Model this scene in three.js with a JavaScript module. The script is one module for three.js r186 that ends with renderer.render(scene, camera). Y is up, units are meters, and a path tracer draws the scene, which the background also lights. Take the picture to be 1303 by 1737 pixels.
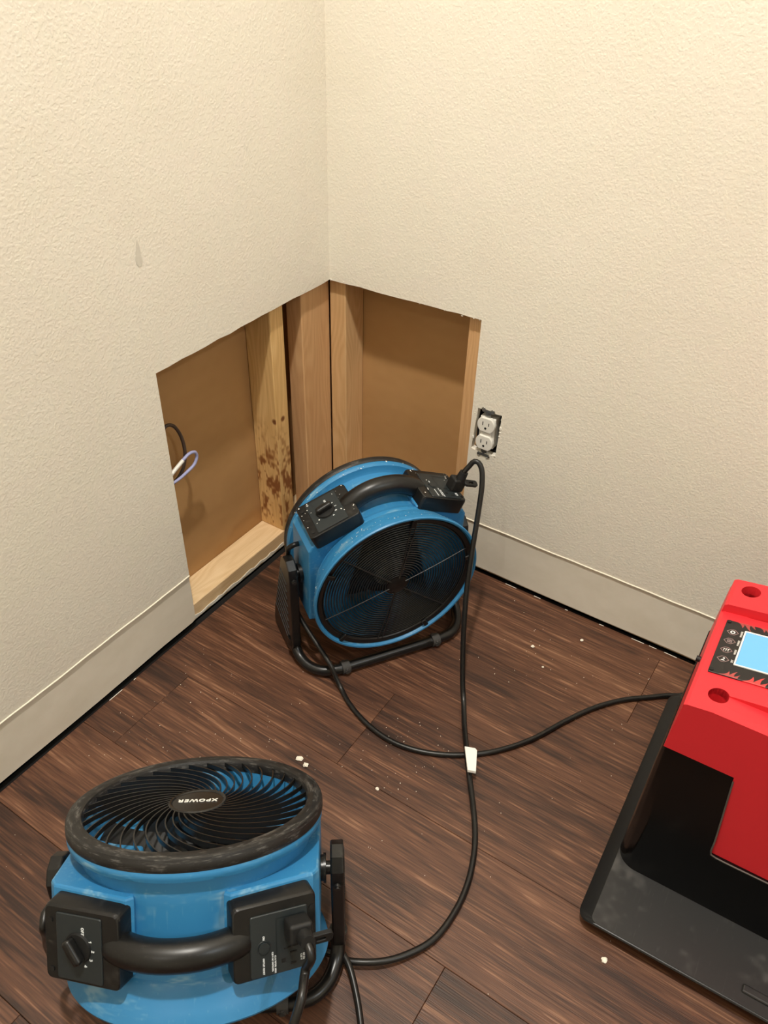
import * as THREE from 'three';
import { mergeGeometries, mergeVertices, toCreasedNormals } from 'three/addons/utils/BufferGeometryUtils.js';
import { RoundedBoxGeometry } from 'three/addons/geometries/RoundedBoxGeometry.js';
import { TextGeometry } from 'three/addons/geometries/TextGeometry.js';
import { FontLoader } from 'three/addons/loaders/FontLoader.js';
import { RectAreaLightUniformsLib } from 'three/addons/lights/RectAreaLightUniformsLib.js';
import { Brush, Evaluator, SUBTRACTION } from 'three-bvh-csg';

// ------------------------------------------------------------------ camera, lights, exposure
const scene = new THREE.Scene();
scene.background = new THREE.Color(0x000000);
const camera = new THREE.PerspectiveCamera(2 * Math.atan(868.5 / 1386.4) * 180 / Math.PI, 1303 / 1737, 0.02, 30);
camera.position.set(0.9082, 1.1648, 1.2141);
camera.up.set(-0.3521, 0.7906, -0.5010);
camera.lookAt(0.9082 - 0.4232, 1.1648 - 0.6119, 1.2141 - 0.6682);
const renderer = new THREE.WebGLRenderer();
renderer.toneMapping = THREE.LinearToneMapping;
renderer.toneMappingExposure = 6.4;
renderer.shadowMap.enabled = true;
RectAreaLightUniformsLib.init();
const CEIL = 2.74;
const LAMPS = [
  { at: [0.58, 0.91], tint: [1.0, 0.955, 0.875], power: 275, label: 'round recessed ceiling lamp above the opened wall corner' },
  { at: [2.70, 1.00], tint: [0.88, 0.96, 1.0], power: 108, label: 'round recessed ceiling lamp on the right half of the ceiling' },
  { at: [0.80, 2.80], tint: [1.0, 0.955, 0.875], power: 44, label: 'round recessed ceiling lamp behind the camera' },
];
for (const L of LAMPS) {
  const l = new THREE.RectAreaLight(new THREE.Color().setRGB(...L.tint), L.power, 0.092, 0.092);
  l.position.set(L.at[0], CEIL - 0.012, L.at[1]);
  l.rotation.x = -Math.PI / 2;
  l.name = 'lamp_light';
  scene.add(l);
}

// ------------------------------------------------------------------ helpers
let seed = 20240611;
const rnd = () => { seed = (seed + 0x6d2b79f5) | 0; let t = Math.imul(seed ^ (seed >>> 15), 1 | seed); t = (t + Math.imul(t ^ (t >>> 7), 61 | t)) ^ t; return ((t ^ (t >>> 14)) >>> 0) / 4294967296; };
const rr = (a, b) => a + (b - a) * rnd();
const V = (x, y, z) => new THREE.Vector3(x, y, z);
const lerp = (a, b, t) => a + (b - a) * t, clamp = (x) => Math.min(1, Math.max(0, x));
const sstep = (a, b, x) => { const t = clamp((x - a) / (b - a)); return t * t * (3 - 2 * t); };
const taken = {};
const numbered = (n) => { taken[n] = (taken[n] ?? -1) + 1; return taken[n] ? n + '_' + String(taken[n]).padStart(3, '0') : n; };
function mesh(name, geo, mat, parent) {
  const g = Array.isArray(geo) ? merge(geo) : geo;
  const m = new THREE.Mesh(g, mat); m.name = parent && parent !== scene ? name : numbered(name);
  m.castShadow = m.receiveShadow = true; (parent || scene).add(m); return m;
}
function merge(list) {
  const out = list.map((g) => { g = g.index ? g.toNonIndexed() : g.clone(); for (const k of Object.keys(g.attributes)) if (!['position', 'normal', 'uv'].includes(k)) g.deleteAttribute(k);
    if (!g.attributes.normal) g.computeVertexNormals();
    if (!g.attributes.uv) g.setAttribute('uv', new THREE.BufferAttribute(new Float32Array(g.attributes.position.count * 2), 2)); g.clearGroups(); return g; });
  return mergeGeometries(out, false);
}
function group(name, label, category, grp) {
  const g = new THREE.Group(); g.name = numbered(name); scene.add(g); g.userData = { label, category }; if (grp) g.userData.group = grp; return g;
}
const tag = (o, label, category, grp) => { o.userData.label = label; o.userData.category = category; if (grp) o.userData.group = grp; return o; };
const structure = (o, label, category) => { o.userData.kind = 'structure'; if (label) o.userData.label = label; if (category) o.userData.category = category; return o; };
const box = (x0, x1, y0, y1, z0, z1) => { const g = new THREE.BoxGeometry(x1 - x0, y1 - y0, z1 - z0); g.translate((x0 + x1) / 2, (y0 + y1) / 2, (z0 + z1) / 2); return g; };
const rbox = (w, h, d, r, s = 2) => new RoundedBoxGeometry(w, h, d, s, r);
const tube = (pts, r, seg = 60, rad = 10, closed = false) => new THREE.TubeGeometry(new THREE.CatmullRomCurve3(pts.map((p) => V(...p)), closed, 'centripetal'), seg, r, rad, closed);
const cyl = (r0, r1, h, n = 28) => new THREE.CylinderGeometry(r0, r1, h, n);
function latheZ(profile, n = 96, crease = 0.5) { const g = new THREE.LatheGeometry(profile.map(([r, s]) => new THREE.Vector2(r, s)), n); g.rotateX(Math.PI / 2); return toCreasedNormals(g, crease); }
function roundRect(w, h, r, s = new THREE.Shape()) {
  const x = -w / 2, y = -h / 2; s.moveTo(x + r, y); s.lineTo(x + w - r, y); s.absarc(x + w - r, y + r, r, -Math.PI / 2, 0, false); s.lineTo(x + w, y + h - r);
  s.absarc(x + w - r, y + h - r, r, 0, Math.PI / 2, false); s.lineTo(x + r, y + h); s.absarc(x + r, y + h - r, r, Math.PI / 2, Math.PI, false); s.lineTo(x, y + r); s.absarc(x + r, y + r, r, Math.PI, Math.PI * 1.5, false); return s;
}
const extr = (shape, depth, bevel = 0, segs = 2, curve = 8) => new THREE.ExtrudeGeometry(shape, { depth, bevelEnabled: bevel > 0, bevelSize: bevel, bevelThickness: bevel, bevelSegments: segs, curveSegments: curve });
const poly = (pts) => new THREE.Shape(pts.map(([x, y]) => new THREE.Vector2(x, y)));
// stacked outlines with equal vertex counts, joined into one closed skin
function loft(rings, crease = 0.6, capTop = true, capBottom = true) {
  const n = rings[0].length, pos = [], idx = [];
  for (const r of rings) for (const p of r) pos.push(...p);
  for (let k = 0; k < rings.length - 1; k++) for (let i = 0; i < n; i++) { const a = k * n + i, b = k * n + (i + 1) % n, c = a + n, d = b + n; idx.push(a, b, d, a, d, c); }
  const cap = (k, flip) => { const c = pos.length / 3; let x = 0, y = 0, z = 0; for (const p of rings[k]) { x += p[0] / n; y += p[1] / n; z += p[2] / n; } pos.push(x, y, z); for (let i = 0; i < n; i++) { const a = k * n + i, b = k * n + (i + 1) % n; flip ? idx.push(c, b, a) : idx.push(c, a, b); } };
  if (capTop) cap(rings.length - 1, false); if (capBottom) cap(0, true);
  const g = new THREE.BufferGeometry(); g.setAttribute('position', new THREE.Float32BufferAttribute(pos, 3)); g.setIndex(idx);
  const out = toCreasedNormals(g, crease); const P = out.attributes.position, uv = new Float32Array(P.count * 2); for (let i = 0; i < P.count; i++) { uv[2 * i] = P.getX(i) + P.getY(i) * 0.3; uv[2 * i + 1] = P.getZ(i) + P.getY(i); }
  out.setAttribute('uv', new THREE.BufferAttribute(uv, 2)); return out;
}
const font = await new FontLoader().loadAsync('fonts/droid/droid_sans_bold.typeface.json');
function text(str, size, depth = 0.0004) { const g = new TextGeometry(str, { font, size, depth, curveSegments: 3, bevelEnabled: false }); g.computeBoundingBox(); const b = g.boundingBox; g.translate(-(b.min.x + b.max.x) / 2, -(b.min.y + b.max.y) / 2, 0); return g; }

// ------------------------------------------------------------------ computed textures
const HN = 4096, HT = new Float32Array(HN); { for (let i = 0; i < HN; i++) HT[i] = rnd(); }
const hash = (i, j) => HT[(Math.imul(i, 73856093) ^ Math.imul(j, 19349663)) & (HN - 1)];
function vn(x, y, px, py) { // value noise, periodic in px, py cells
  const i = Math.floor(x), j = Math.floor(y), fx = x - i, fy = y - j, u = fx * fx * (3 - 2 * fx), v = fy * fy * (3 - 2 * fy);
  const a = ((i % px) + px) % px, b = (a + 1) % px, c = ((j % py) + py) % py, d = (c + 1) % py;
  return lerp(lerp(hash(a, c), hash(b, c), u), lerp(hash(a, d), hash(b, d), u), v);
}
function dataTex(w, h, fn, srgb, repeat) {
  const d = new Uint8Array(w * h * 4);
  for (let y = 0; y < h; y++) for (let x = 0; x < w; x++) { const c = fn(x / w, y / h), k = 4 * (y * w + x); d[k] = clamp(c[0]) * 255; d[k + 1] = clamp(c[1]) * 255; d[k + 2] = clamp(c[2]) * 255; d[k + 3] = 255; }
  const t = new THREE.DataTexture(d, w, h); t.magFilter = THREE.LinearFilter; t.minFilter = THREE.LinearMipmapLinearFilter; t.generateMipmaps = true; t.wrapS = t.wrapT = THREE.RepeatWrapping; if (srgb) t.colorSpace = THREE.SRGBColorSpace;
  if (repeat) t.repeat.set(...repeat); t.needsUpdate = true; return t;
}
const mix3 = (a, b, t) => [lerp(a[0], b[0], t), lerp(a[1], b[1], t), lerp(a[2], b[2], t)];
const rgb = (r, g, b) => [r / 255, g / 255, b / 255];

// sprayed wall texture, one tile 0.40 m
const wallBump = dataTex(1024, 1024, (u, v) => {
  const n = 0.5 * vn(u * 118, v * 118, 118, 118) + 0.35 * vn(u * 205 + 7, v * 205, 205, 205) + 0.15 * vn(u * 50, v * 50 + 3, 50, 50);
  const k = sstep(0.32, 0.72, n) * 0.8 + 0.2 * vn(u * 330, v * 330, 330, 330); return [k, k, k];
}, false, [1 / 0.40, 1 / 0.40]);
const paintMap = dataTex(256, 256, (u, v) => { const n = vn(u * 6, v * 6, 6, 6) * 0.6 + vn(u * 20, v * 20, 20, 20) * 0.4; return mix3(rgb(235, 228, 212), rgb(241, 235, 221), n); }, true, [1 / 1.3, 1 / 1.3]);
const stripMap = dataTex(512, 128, (u, v) => { const n = vn(u * 10, v * 5, 10, 5) * 0.55 + vn(u * 40, v * 8, 40, 8) * 0.3 + vn(u * 120, v * 24, 120, 24) * 0.15; return mix3(rgb(226, 218, 200), rgb(240, 233, 218), n); }, true, [1 / 0.9, 1 / 0.14]);
const kraftMap = dataTex(512, 512, (u, v) => { const n = vn(u * 4, v * 14, 4, 14) * 0.5 + vn(u * 30, v * 90, 30, 90) * 0.3 + vn(u * 128, v * 128, 128, 128) * 0.2; return mix3(rgb(176, 134, 84), rgb(193, 150, 99), n); }, true, [1 / 0.6, 1 / 0.6]);
function pine(stain, tone, knot = false) { // grain runs along v, one tile 0.09 x 0.6 m
  return dataTex(256, 1024, (u, v) => {
    const w = vn(u * 3, v * 3, 3, 3) * 0.8 + vn(u * 2 + 5, v * 9, 2, 9) * 0.25;
    const ring = 0.5 + 0.5 * Math.sin((u * 7 + w * 5) * 6.283), fine = vn(u * 90, v * 14, 90, 14), blot = vn(u * 4, v * 7, 4, 7);
    let c = mix3(tone[0], tone[1], clamp(0.35 * ring + 0.35 * fine + 0.3 * blot));
    const kx = u - 0.62, ky = (v - 0.52) * 6.6, kd = Math.hypot(kx, ky); if (knot && kd < 0.09) c = mix3(rgb(120, 72, 34), c, sstep(0.03, 0.09, kd));
    if (stain) { const s = vn(u * 6, v * 26, 6, 26) * 0.6 + vn(u * 22, v * 70, 22, 70) * 0.4, m = sstep(0.48, 0.80, s) * sstep(0.55, 0.32, v) * sstep(0.0, 0.05, v); c = mix3(c, rgb(128, 74, 32), m * 0.9); }
    return c;
  }, true, [1 / 0.09, 1 / 0.6]);
}
const pineA = pine(false, [rgb(206, 162, 110), rgb(230, 192, 142)], true), pineB = pine(true, [rgb(208, 164, 102), rgb(236, 198, 138)], true), pineC = pine(false, [rgb(202, 154, 106), rgb(224, 182, 132)]), pineD = pine(false, [rgb(220, 186, 138), rgb(242, 214, 172)]);
// plank print: eight boards in one sheet, grain runs along u
const plankMap = dataTex(2048, 2048, (u, v) => {
  const k = Math.floor(v * 8), w = v * 8 - k, o = k * 37;
  const warp = vn(u * 5 + o, w * 4 + o, 4096, 4096);
  const broad = vn(u * 3.2 + o, w * 5 + o * 1.7 + warp * 1.5, 4096, 4096), mid = vn(u * 9 + o, w * 26 + warp * 5 + o, 4096, 4096), fine = vn(u * 26 + o, w * 95 + o, 4096, 4096), hair = vn(u * 60 + o, w * 190 + o, 4096, 4096);
  const tone = [0.5, 0.42, 0.57, 0.46, 0.53, 0.40, 0.58, 0.45][k];
  let t = tone * 0.42 + broad * 0.30 + mid * 0.26 + (fine - 0.5) * 0.34 + (hair - 0.5) * 0.26 - 0.07;
  t -= 0.2 * sstep(0.64, 0.85, vn(u * 7 + o + 90, w * 11 + o, 4096, 4096));
  t += 0.22 * sstep(0.70, 0.86, fine) * sstep(0.4, 0.6, mid);
  return mix3(mix3(rgb(46, 26, 16), rgb(94, 60, 41), clamp(t * 2)), rgb(142, 103, 77), clamp(t * 2 - 1));
}, true);
const plankBump = dataTex(512, 512, (u, v) => { const n = vn(u * 20, v * 256, 20, 256) * 0.6 + vn(u * 60, v * 256, 60, 256) * 0.4; return [n, n, n]; }, false, [1, 8]);
const dustMap = (base, dust, lo, hi, scale = 1) => dataTex(512, 512, (u, v) => {
  const a = vn(u * 5 * scale, v * 5 * scale, 5 * scale, 5 * scale) * 0.5 + vn(u * 17 * scale, v * 17 * scale, 17 * scale, 17 * scale) * 0.3 + vn(u * 64, v * 64, 64, 64) * 0.2, s = vn(u * 200, v * 26, 200, 26);
  return mix3(base, dust, clamp(sstep(lo, hi, a) * 0.8 + sstep(0.86, 0.97, s) * 0.25));
}, true);
const blueMap = dustMap(rgb(50, 126, 176), rgb(136, 170, 192), 0.54, 0.88);
const scuffMap = dustMap(rgb(28, 27, 26), rgb(104, 101, 97), 0.46, 0.84, 2); scuffMap.repeat.set(6, 2);
const blackMap = dustMap(rgb(15, 15, 15), rgb(56, 53, 50), 0.58, 0.92, 2); blackMap.repeat.set(4, 4);
const trayMap = dustMap(rgb(35, 34, 33), rgb(82, 79, 76), 0.52, 0.90, 2); trayMap.repeat.set(2.2, 2.2);

const std = (o) => new THREE.MeshStandardMaterial(o);
const M = {
  paint: std({ map: paintMap, bumpMap: wallBump, bumpScale: 0.00023, roughness: 0.75 }),
  strip: std({ map: stripMap, roughness: 0.7 }),
  caulk: std({ color: 0xeee6d2, roughness: 0.6 }),
  gypsum: std({ color: 0xe9e4d8, roughness: 0.95 }),
  kraft: std({ map: kraftMap, roughness: 0.8 }),
  pineA: std({ map: pineA, roughness: 0.75 }), pineB: std({ map: pineB, roughness: 0.75 }), pineC: std({ map: pineC, roughness: 0.75 }), pineD: std({ map: pineD, roughness: 0.75 }),
  felt: std({ color: 0x0b0a09, roughness: 0.95 }),
  plank: std({ map: plankMap, bumpMap: plankBump, bumpScale: 0.0002, roughness: 0.5 }),
  ceiling: std({ color: 0xe9e3d4, roughness: 0.9 }),
  blue: std({ map: blueMap, roughness: 0.42 }),
  black: std({ map: blackMap, roughness: 0.36 }),
  panel: std({ color: 0x22282a, roughness: 0.42 }),
  scuff: std({ map: scuffMap, roughness: 0.5 }),
  vane: std({ color: 0x1a1918, roughness: 0.27 }),
  dark: std({ color: 0x0d0d0d, roughness: 0.6 }),
  wire: std({ color: 0x262524, roughness: 0.3 }),
  motor: std({ color: 0xb5b0a8, roughness: 0.45 }),
  white: std({ color: 0xe8e6df, roughness: 0.6 }),
  print: std({ color: 0xdfe3e4, roughness: 0.6 }),
  tubeBlack: std({ color: 0x101010, roughness: 0.32 }),
  clamp: std({ color: 0x3a3836, roughness: 0.7 }),
  steel: std({ color: 0x9a9892, roughness: 0.35, metalness: 0.9 }),
  steelDark: std({ color: 0x4a4846, roughness: 0.3, metalness: 0.8 }),
  cord: std({ color: 0x141312, roughness: 0.36 }),
  red: std({ color: 0xdc2c35, roughness: 0.42 }),
  gloss: new THREE.MeshPhysicalMaterial({ color: 0x050505, roughness: 0.2, specularIntensity: 0.6 }),
  tray: std({ map: trayMap, roughness: 0.5 }),
  lip: std({ color: 0x5b5650, roughness: 0.5 }),
  trayEdge: std({ color: 0x151617, roughness: 0.4 }),
  tape: std({ color: 0xf4f2ea, roughness: 0.55 }),
  chip: std({ color: 0xefe7d6, roughness: 0.9 }),
  outlet: std({ color: 0xece9e0, roughness: 0.35 }),
};

// ------------------------------------------------------------------ the room
const T = 0.0127, HB = 0.012, LINE = 0.1266, FAR = 3.5, HL = 0.4537, HR = 0.3290, CUT = -0.0762;
const jag = (x0, y0, x1, y1, n, amp) => { const o = []; for (let i = 0; i <= n; i++) { const t = i / n, k = i && i < n ? rr(-amp, amp) : 0; o.push([lerp(x0, x1, t), lerp(y0, y1, t) + k]); } return o; };
function onLeft(g) { g.applyMatrix4(new THREE.Matrix4().makeBasis(V(0, 0, 1), V(0, 1, 0), V(-1, 0, 0))); return g; } // (along wall, height, depth into wall) -> world
function onRight(g) { g.translate(0, 0, -T); return g; }

const floor = structure(mesh('floor', box(-0.0127, FAR, -0.02, -0.0062, -0.0127, FAR), M.felt), 'dark brown wood plank floor with black gap along the walls', 'floor');
{ // planks run parallel to the right wall
  const W = 0.178, LEN = 1.219, Z0 = 0.7367 - 5 * W, ends = { 0: 0.33, 1: 0.787, 2: 1.03, 3: 0.4145, 4: 0.0797, 5: 0.7254, 6: 1.12, 7: 0.3, 8: 0.9 };
  const geos = {};
  const plankGeo = (len, w, variant, shift) => {
    const key = [len.toFixed(3), w.toFixed(3), variant, shift.toFixed(2)].join(); if (geos[key]) return geos[key];
    const g = 0.0002, b = 0.0006, P = [], UV = [], I = [];
    const ring = (i, y) => [[i, y, i], [len - i, y, i], [len - i, y, w - i], [i, y, w - i]];
    const add = (q) => { const s = P.length / 3; for (const p of q) { P.push(...p); UV.push(shift + p[0] / LEN, (variant + 0.03 + 0.94 * p[2] / W) / 8); } I.push(s, s + 2, s + 1, s, s + 3, s + 2); };
    const top = ring(g + b, 0), mid = ring(g, -0.0007), low = ring(g, -0.0055); add(top);
    for (let i = 0; i < 4; i++) { const j = (i + 1) % 4; add([mid[i], mid[j], top[j], top[i]].reverse()); add([low[i], low[j], mid[j], mid[i]].reverse()); }
    const G = new THREE.BufferGeometry(); G.setAttribute('position', new THREE.Float32BufferAttribute(P, 3)); G.setAttribute('uv', new THREE.Float32BufferAttribute(UV, 2)); G.setIndex(I);
    const out = G.toNonIndexed(); out.computeVertexNormals(); return (geos[key] = out);
  };
  const X0 = 0.0030, ZW = -0.0010;
  for (let r = 0; r < 21; r++) {
    let z0 = Z0 + r * W - W, z1 = z0 + W; if (z1 < ZW + 0.004) continue; z0 = Math.max(z0, ZW); z1 = Math.min(z1, FAR);
    const rowEnd = ends[r - 1] ?? ((r * 0.437) % LEN);
    let cuts = [X0]; for (let x = rowEnd - LEN; x < FAR; x += LEN) if (x > X0 + 0.02) cuts.push(x); cuts.push(FAR);
    for (let i = 0; i < cuts.length - 1; i++) {
      const m = mesh('plank', plankGeo(cuts[i + 1] - cuts[i], z1 - z0, (r * 3 + i * 5) % 8, 0), M.plank, floor); m.position.set(cuts[i], 0, z0);
    }
  }
}
// left wall: painted board with the cut-out, smooth strip where the skirting was, brown board behind, framing
const wallLeft = structure(mesh('wall_left', onLeft(extr(poly([[HL - 0.0005, LINE], [FAR, LINE], [FAR, CEIL], [0, CEIL], ...jag(0, 0.5553, HL, 0.5505, 16, 0.0012)]), T)), M.paint), 'cream textured wall on the left with cut-out and small grey scrape', 'wall');
mesh('bare_strip', onLeft(extr(poly([[HL, HB + 0.003], ...jag(HL + 0.01, HB, FAR, HB, 40, 0.0015), [FAR, LINE], [HL, LINE]]), T - 0.0012).translate(0, 0, 0.0012)), M.strip, wallLeft);
{ const pts = []; for (let z = HL; z <= 2.6; z += 0.03) pts.push([0.0002, LINE + Math.sin(z * 31) * 0.0006 + rr(-0.0005, 0.0005), z]); mesh('caulk_bead', tube(pts, 0.0017, 160, 6), M.caulk, wallLeft); }
mesh('backing_board', box(-0.095, CUT, -0.02, CEIL, -0.0762, FAR), M.kraft, wallLeft);
const wallRight = structure(mesh('wall_right', (() => {
  const s = poly([...jag(0, 0.5553, HR, 0.5612, 14, 0.001), [HR, LINE], [FAR, LINE], [FAR, CEIL], [0, CEIL]]);
  const h = new THREE.Path(); const q = [[0.3405, 0.3885], [0.3350, 0.298], [0.3405, 0.2965], [0.3870, 0.2970], [0.3905, 0.3885], [0.372, 0.3875], [0.352, 0.3895]]; q.forEach(([x, y], i) => (i ? h.lineTo(x, y) : h.moveTo(x, y))); h.closePath(); s.holes.push(h);
  return onRight(extr(s, T));
})(), M.paint), 'cream textured wall on the right with cut-out and bare power outlet', 'wall');
mesh('bare_strip', onRight(extr(poly([[HR, HB], [HR, LINE], [FAR, LINE], ...jag(FAR, HB, HR + 0.01, HB, 40, 0.0015)]), T - 0.0012)), M.strip, wallRight);
{ const pts = []; for (let x = HR; x <= 2.4; x += 0.03) pts.push([x, LINE + rr(-0.0005, 0.0005), 0.0002]); mesh('caulk_bead', tube(pts, 0.0017, 140, 6), M.caulk, wallRight); }
mesh('backing_board', box(-0.0762, FAR, -0.02, CEIL, -0.095, CUT), M.kraft, wallRight);
// framing timber, uv in metres along the grain
function timber(name, x0, x1, y0, y1, z0, z1, axis, mat, parent, off = 0) {
  const g = rbox(x1 - x0, y1 - y0, z1 - z0, 0.0025); g.translate((x0 + x1) / 2, (y0 + y1) / 2, (z0 + z1) / 2);
  const p = g.attributes.position, n = g.attributes.normal, uv = g.attributes.uv;
  for (let i = 0; i < p.count; i++) { const c = [p.getX(i), p.getY(i), p.getZ(i)], nn = [n.getX(i), n.getY(i), n.getZ(i)].map(Math.abs); const k = nn.indexOf(Math.max(...nn)); const o = [0, 1, 2].find((a) => a !== axis && a !== k) ?? (axis === 0 ? 1 : 0); uv.setXY(i, c[o] + off + k * 0.037, c[axis] + off * 3.1); }
  return mesh(name, g, mat, parent);
}
timber('stud', -0.0510, -0.0130, 0.0382, CEIL, -0.0154, 0.0735, 1, M.pineC, wallLeft, 0.02);
timber('stud', CUT + 0.0005, -0.0130, 0.0382, CEIL, 0.1274, 0.1655, 1, M.pineB, wallLeft, 0.0);
timber('bottom_plate', CUT + 0.0005, -0.0130, -0.003, 0.0380, -0.0125, FAR, 2, M.pineD, wallLeft, 0.11);
timber('stud', -0.0101, 0.0281, 0.0382, CEIL, CUT + 0.0005, -0.0130, 1, M.pineA, wallRight, 0.09);
timber('stud', 0.2990, 0.3370, 0.0382, CEIL, CUT + 0.0005, -0.0130, 1, M.pineC, wallRight, 0.2);
timber('bottom_plate', -0.0120, FAR, -0.003, 0.0380, CUT + 0.0005, -0.0130, 0, M.pineD, wallRight, 0.3);
{ // torn paper left along the foot of the sill
  const top = [], bot = []; for (let i = 0; i <= 26; i++) { const z = 0.17 + (HL - 0.17) * i / 26; bot.push([z, 0.0005 + (i % 5 === 2 ? 0.003 : 0) + rr(0, 0.002)]); top.unshift([z, 0.0085 + rr(-0.002, 0.003)]); }
  const g = onLeft(extr(poly([...bot, ...top]), 0.0012)); g.translate(-0.0112, 0, 0); mesh('torn_paper', g, M.gypsum, wallLeft);
}
{ // crumbs of torn face paper at the cut corners
  const o = []; for (let i = 0; i < 14; i++) { const g = new THREE.IcosahedronGeometry(rr(0.0012, 0.0028), 0); g.scale(1, rr(0.6, 1.6), 0.6); const a = i < 4; g.translate(a ? rr(0, 0.012) : i < 8 ? rr(0.31, HR) : rr(0.01, HR), a ? 0.556 : i < 8 ? 0.560 : 0.5553 + rr(0.002, 0.004), rr(-0.006, 0.0004)); o.push(g); } mesh('torn_edge', o, M.gypsum, wallRight).userData.kind = 'stuff';
}
{ // slivers of old caulk along the edge of the planks
  const sl = (x, z, len, turn) => { const g = rbox(len * 0.5, 0.0009, 0.0013, 0.0004, 1); g.rotateY(turn); g.translate(x, 0.0005, z); return g; };
  const o = [[0.46, 0.05], [0.52, 0.03], [0.585, 0.012], [0.66, 0.02], [0.735, 0.05], [0.765, 0.03], [0.80, 0.05]].map(([x, l]) => sl(x, 0.0006 + rr(0, 0.001), l, rr(-0.03, 0.03))), q = [[0.62, 0.010], [0.665, 0.06]].map(([z, l]) => sl(0.0045, z, l, Math.PI / 2));
  for (const g of o) mesh('caulk_sliver', g, M.gypsum, wallRight); for (const g of q) mesh('caulk_sliver', g, M.gypsum, wallLeft);
}
// a faint grey scrape on the left wall
{ const sh = new THREE.Shape(); sh.moveTo(0.004, 0.020); sh.quadraticCurveTo(0.009, 0.008, 0.007, -0.004); sh.quadraticCurveTo(0.012, -0.012, 0.003, -0.019); sh.quadraticCurveTo(-0.006, -0.014, -0.003, -0.004); sh.quadraticCurveTo(0.001, 0.006, 0.004, 0.020);
  const g = new THREE.ShapeGeometry(sh, 6); g.rotateY(Math.PI / 2); g.translate(0.0005, 0.738, 0.453); mesh('scrape_mark', g, std({ color: 0xd9d3c5, roughness: 0.8 }), wallLeft); }
structure(mesh('wall_back', box(-0.1, FAR + 0.1, -0.02, CEIL, FAR, FAR + 0.1), M.ceiling), 'plain cream wall behind the camera', 'wall');
structure(mesh('wall_far_right', box(FAR, FAR + 0.1, -0.02, CEIL, -0.1, FAR), M.ceiling), 'plain cream wall on the right beyond the frame', 'wall');
structure(mesh('ceiling', box(-0.1, FAR + 0.1, CEIL, CEIL + 0.1, -0.1, FAR + 0.1), M.ceiling), 'plain off-white ceiling', 'ceiling');
for (const L of LAMPS) {
  const g = group('ceiling_lamp', L.label, 'lamp'); g.position.set(L.at[0], CEIL, L.at[1]);
  mesh('trim_ring', new THREE.LatheGeometry([[0.053, -0.0002], [0.075, -0.0002], [0.073, -0.006], [0.056, -0.009], [0.053, -0.0002]].map((p) => new THREE.Vector2(...p)), 40), M.ceiling, g);
  const d = mesh('diffuser', new THREE.CircleGeometry(0.054, 40).rotateX(Math.PI / 2).translate(0, -0.004, 0), std({ color: 0xffffff, emissive: new THREE.Color().setRGB(...L.tint), emissiveIntensity: 3 }), g); d.castShadow = false;
}

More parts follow.
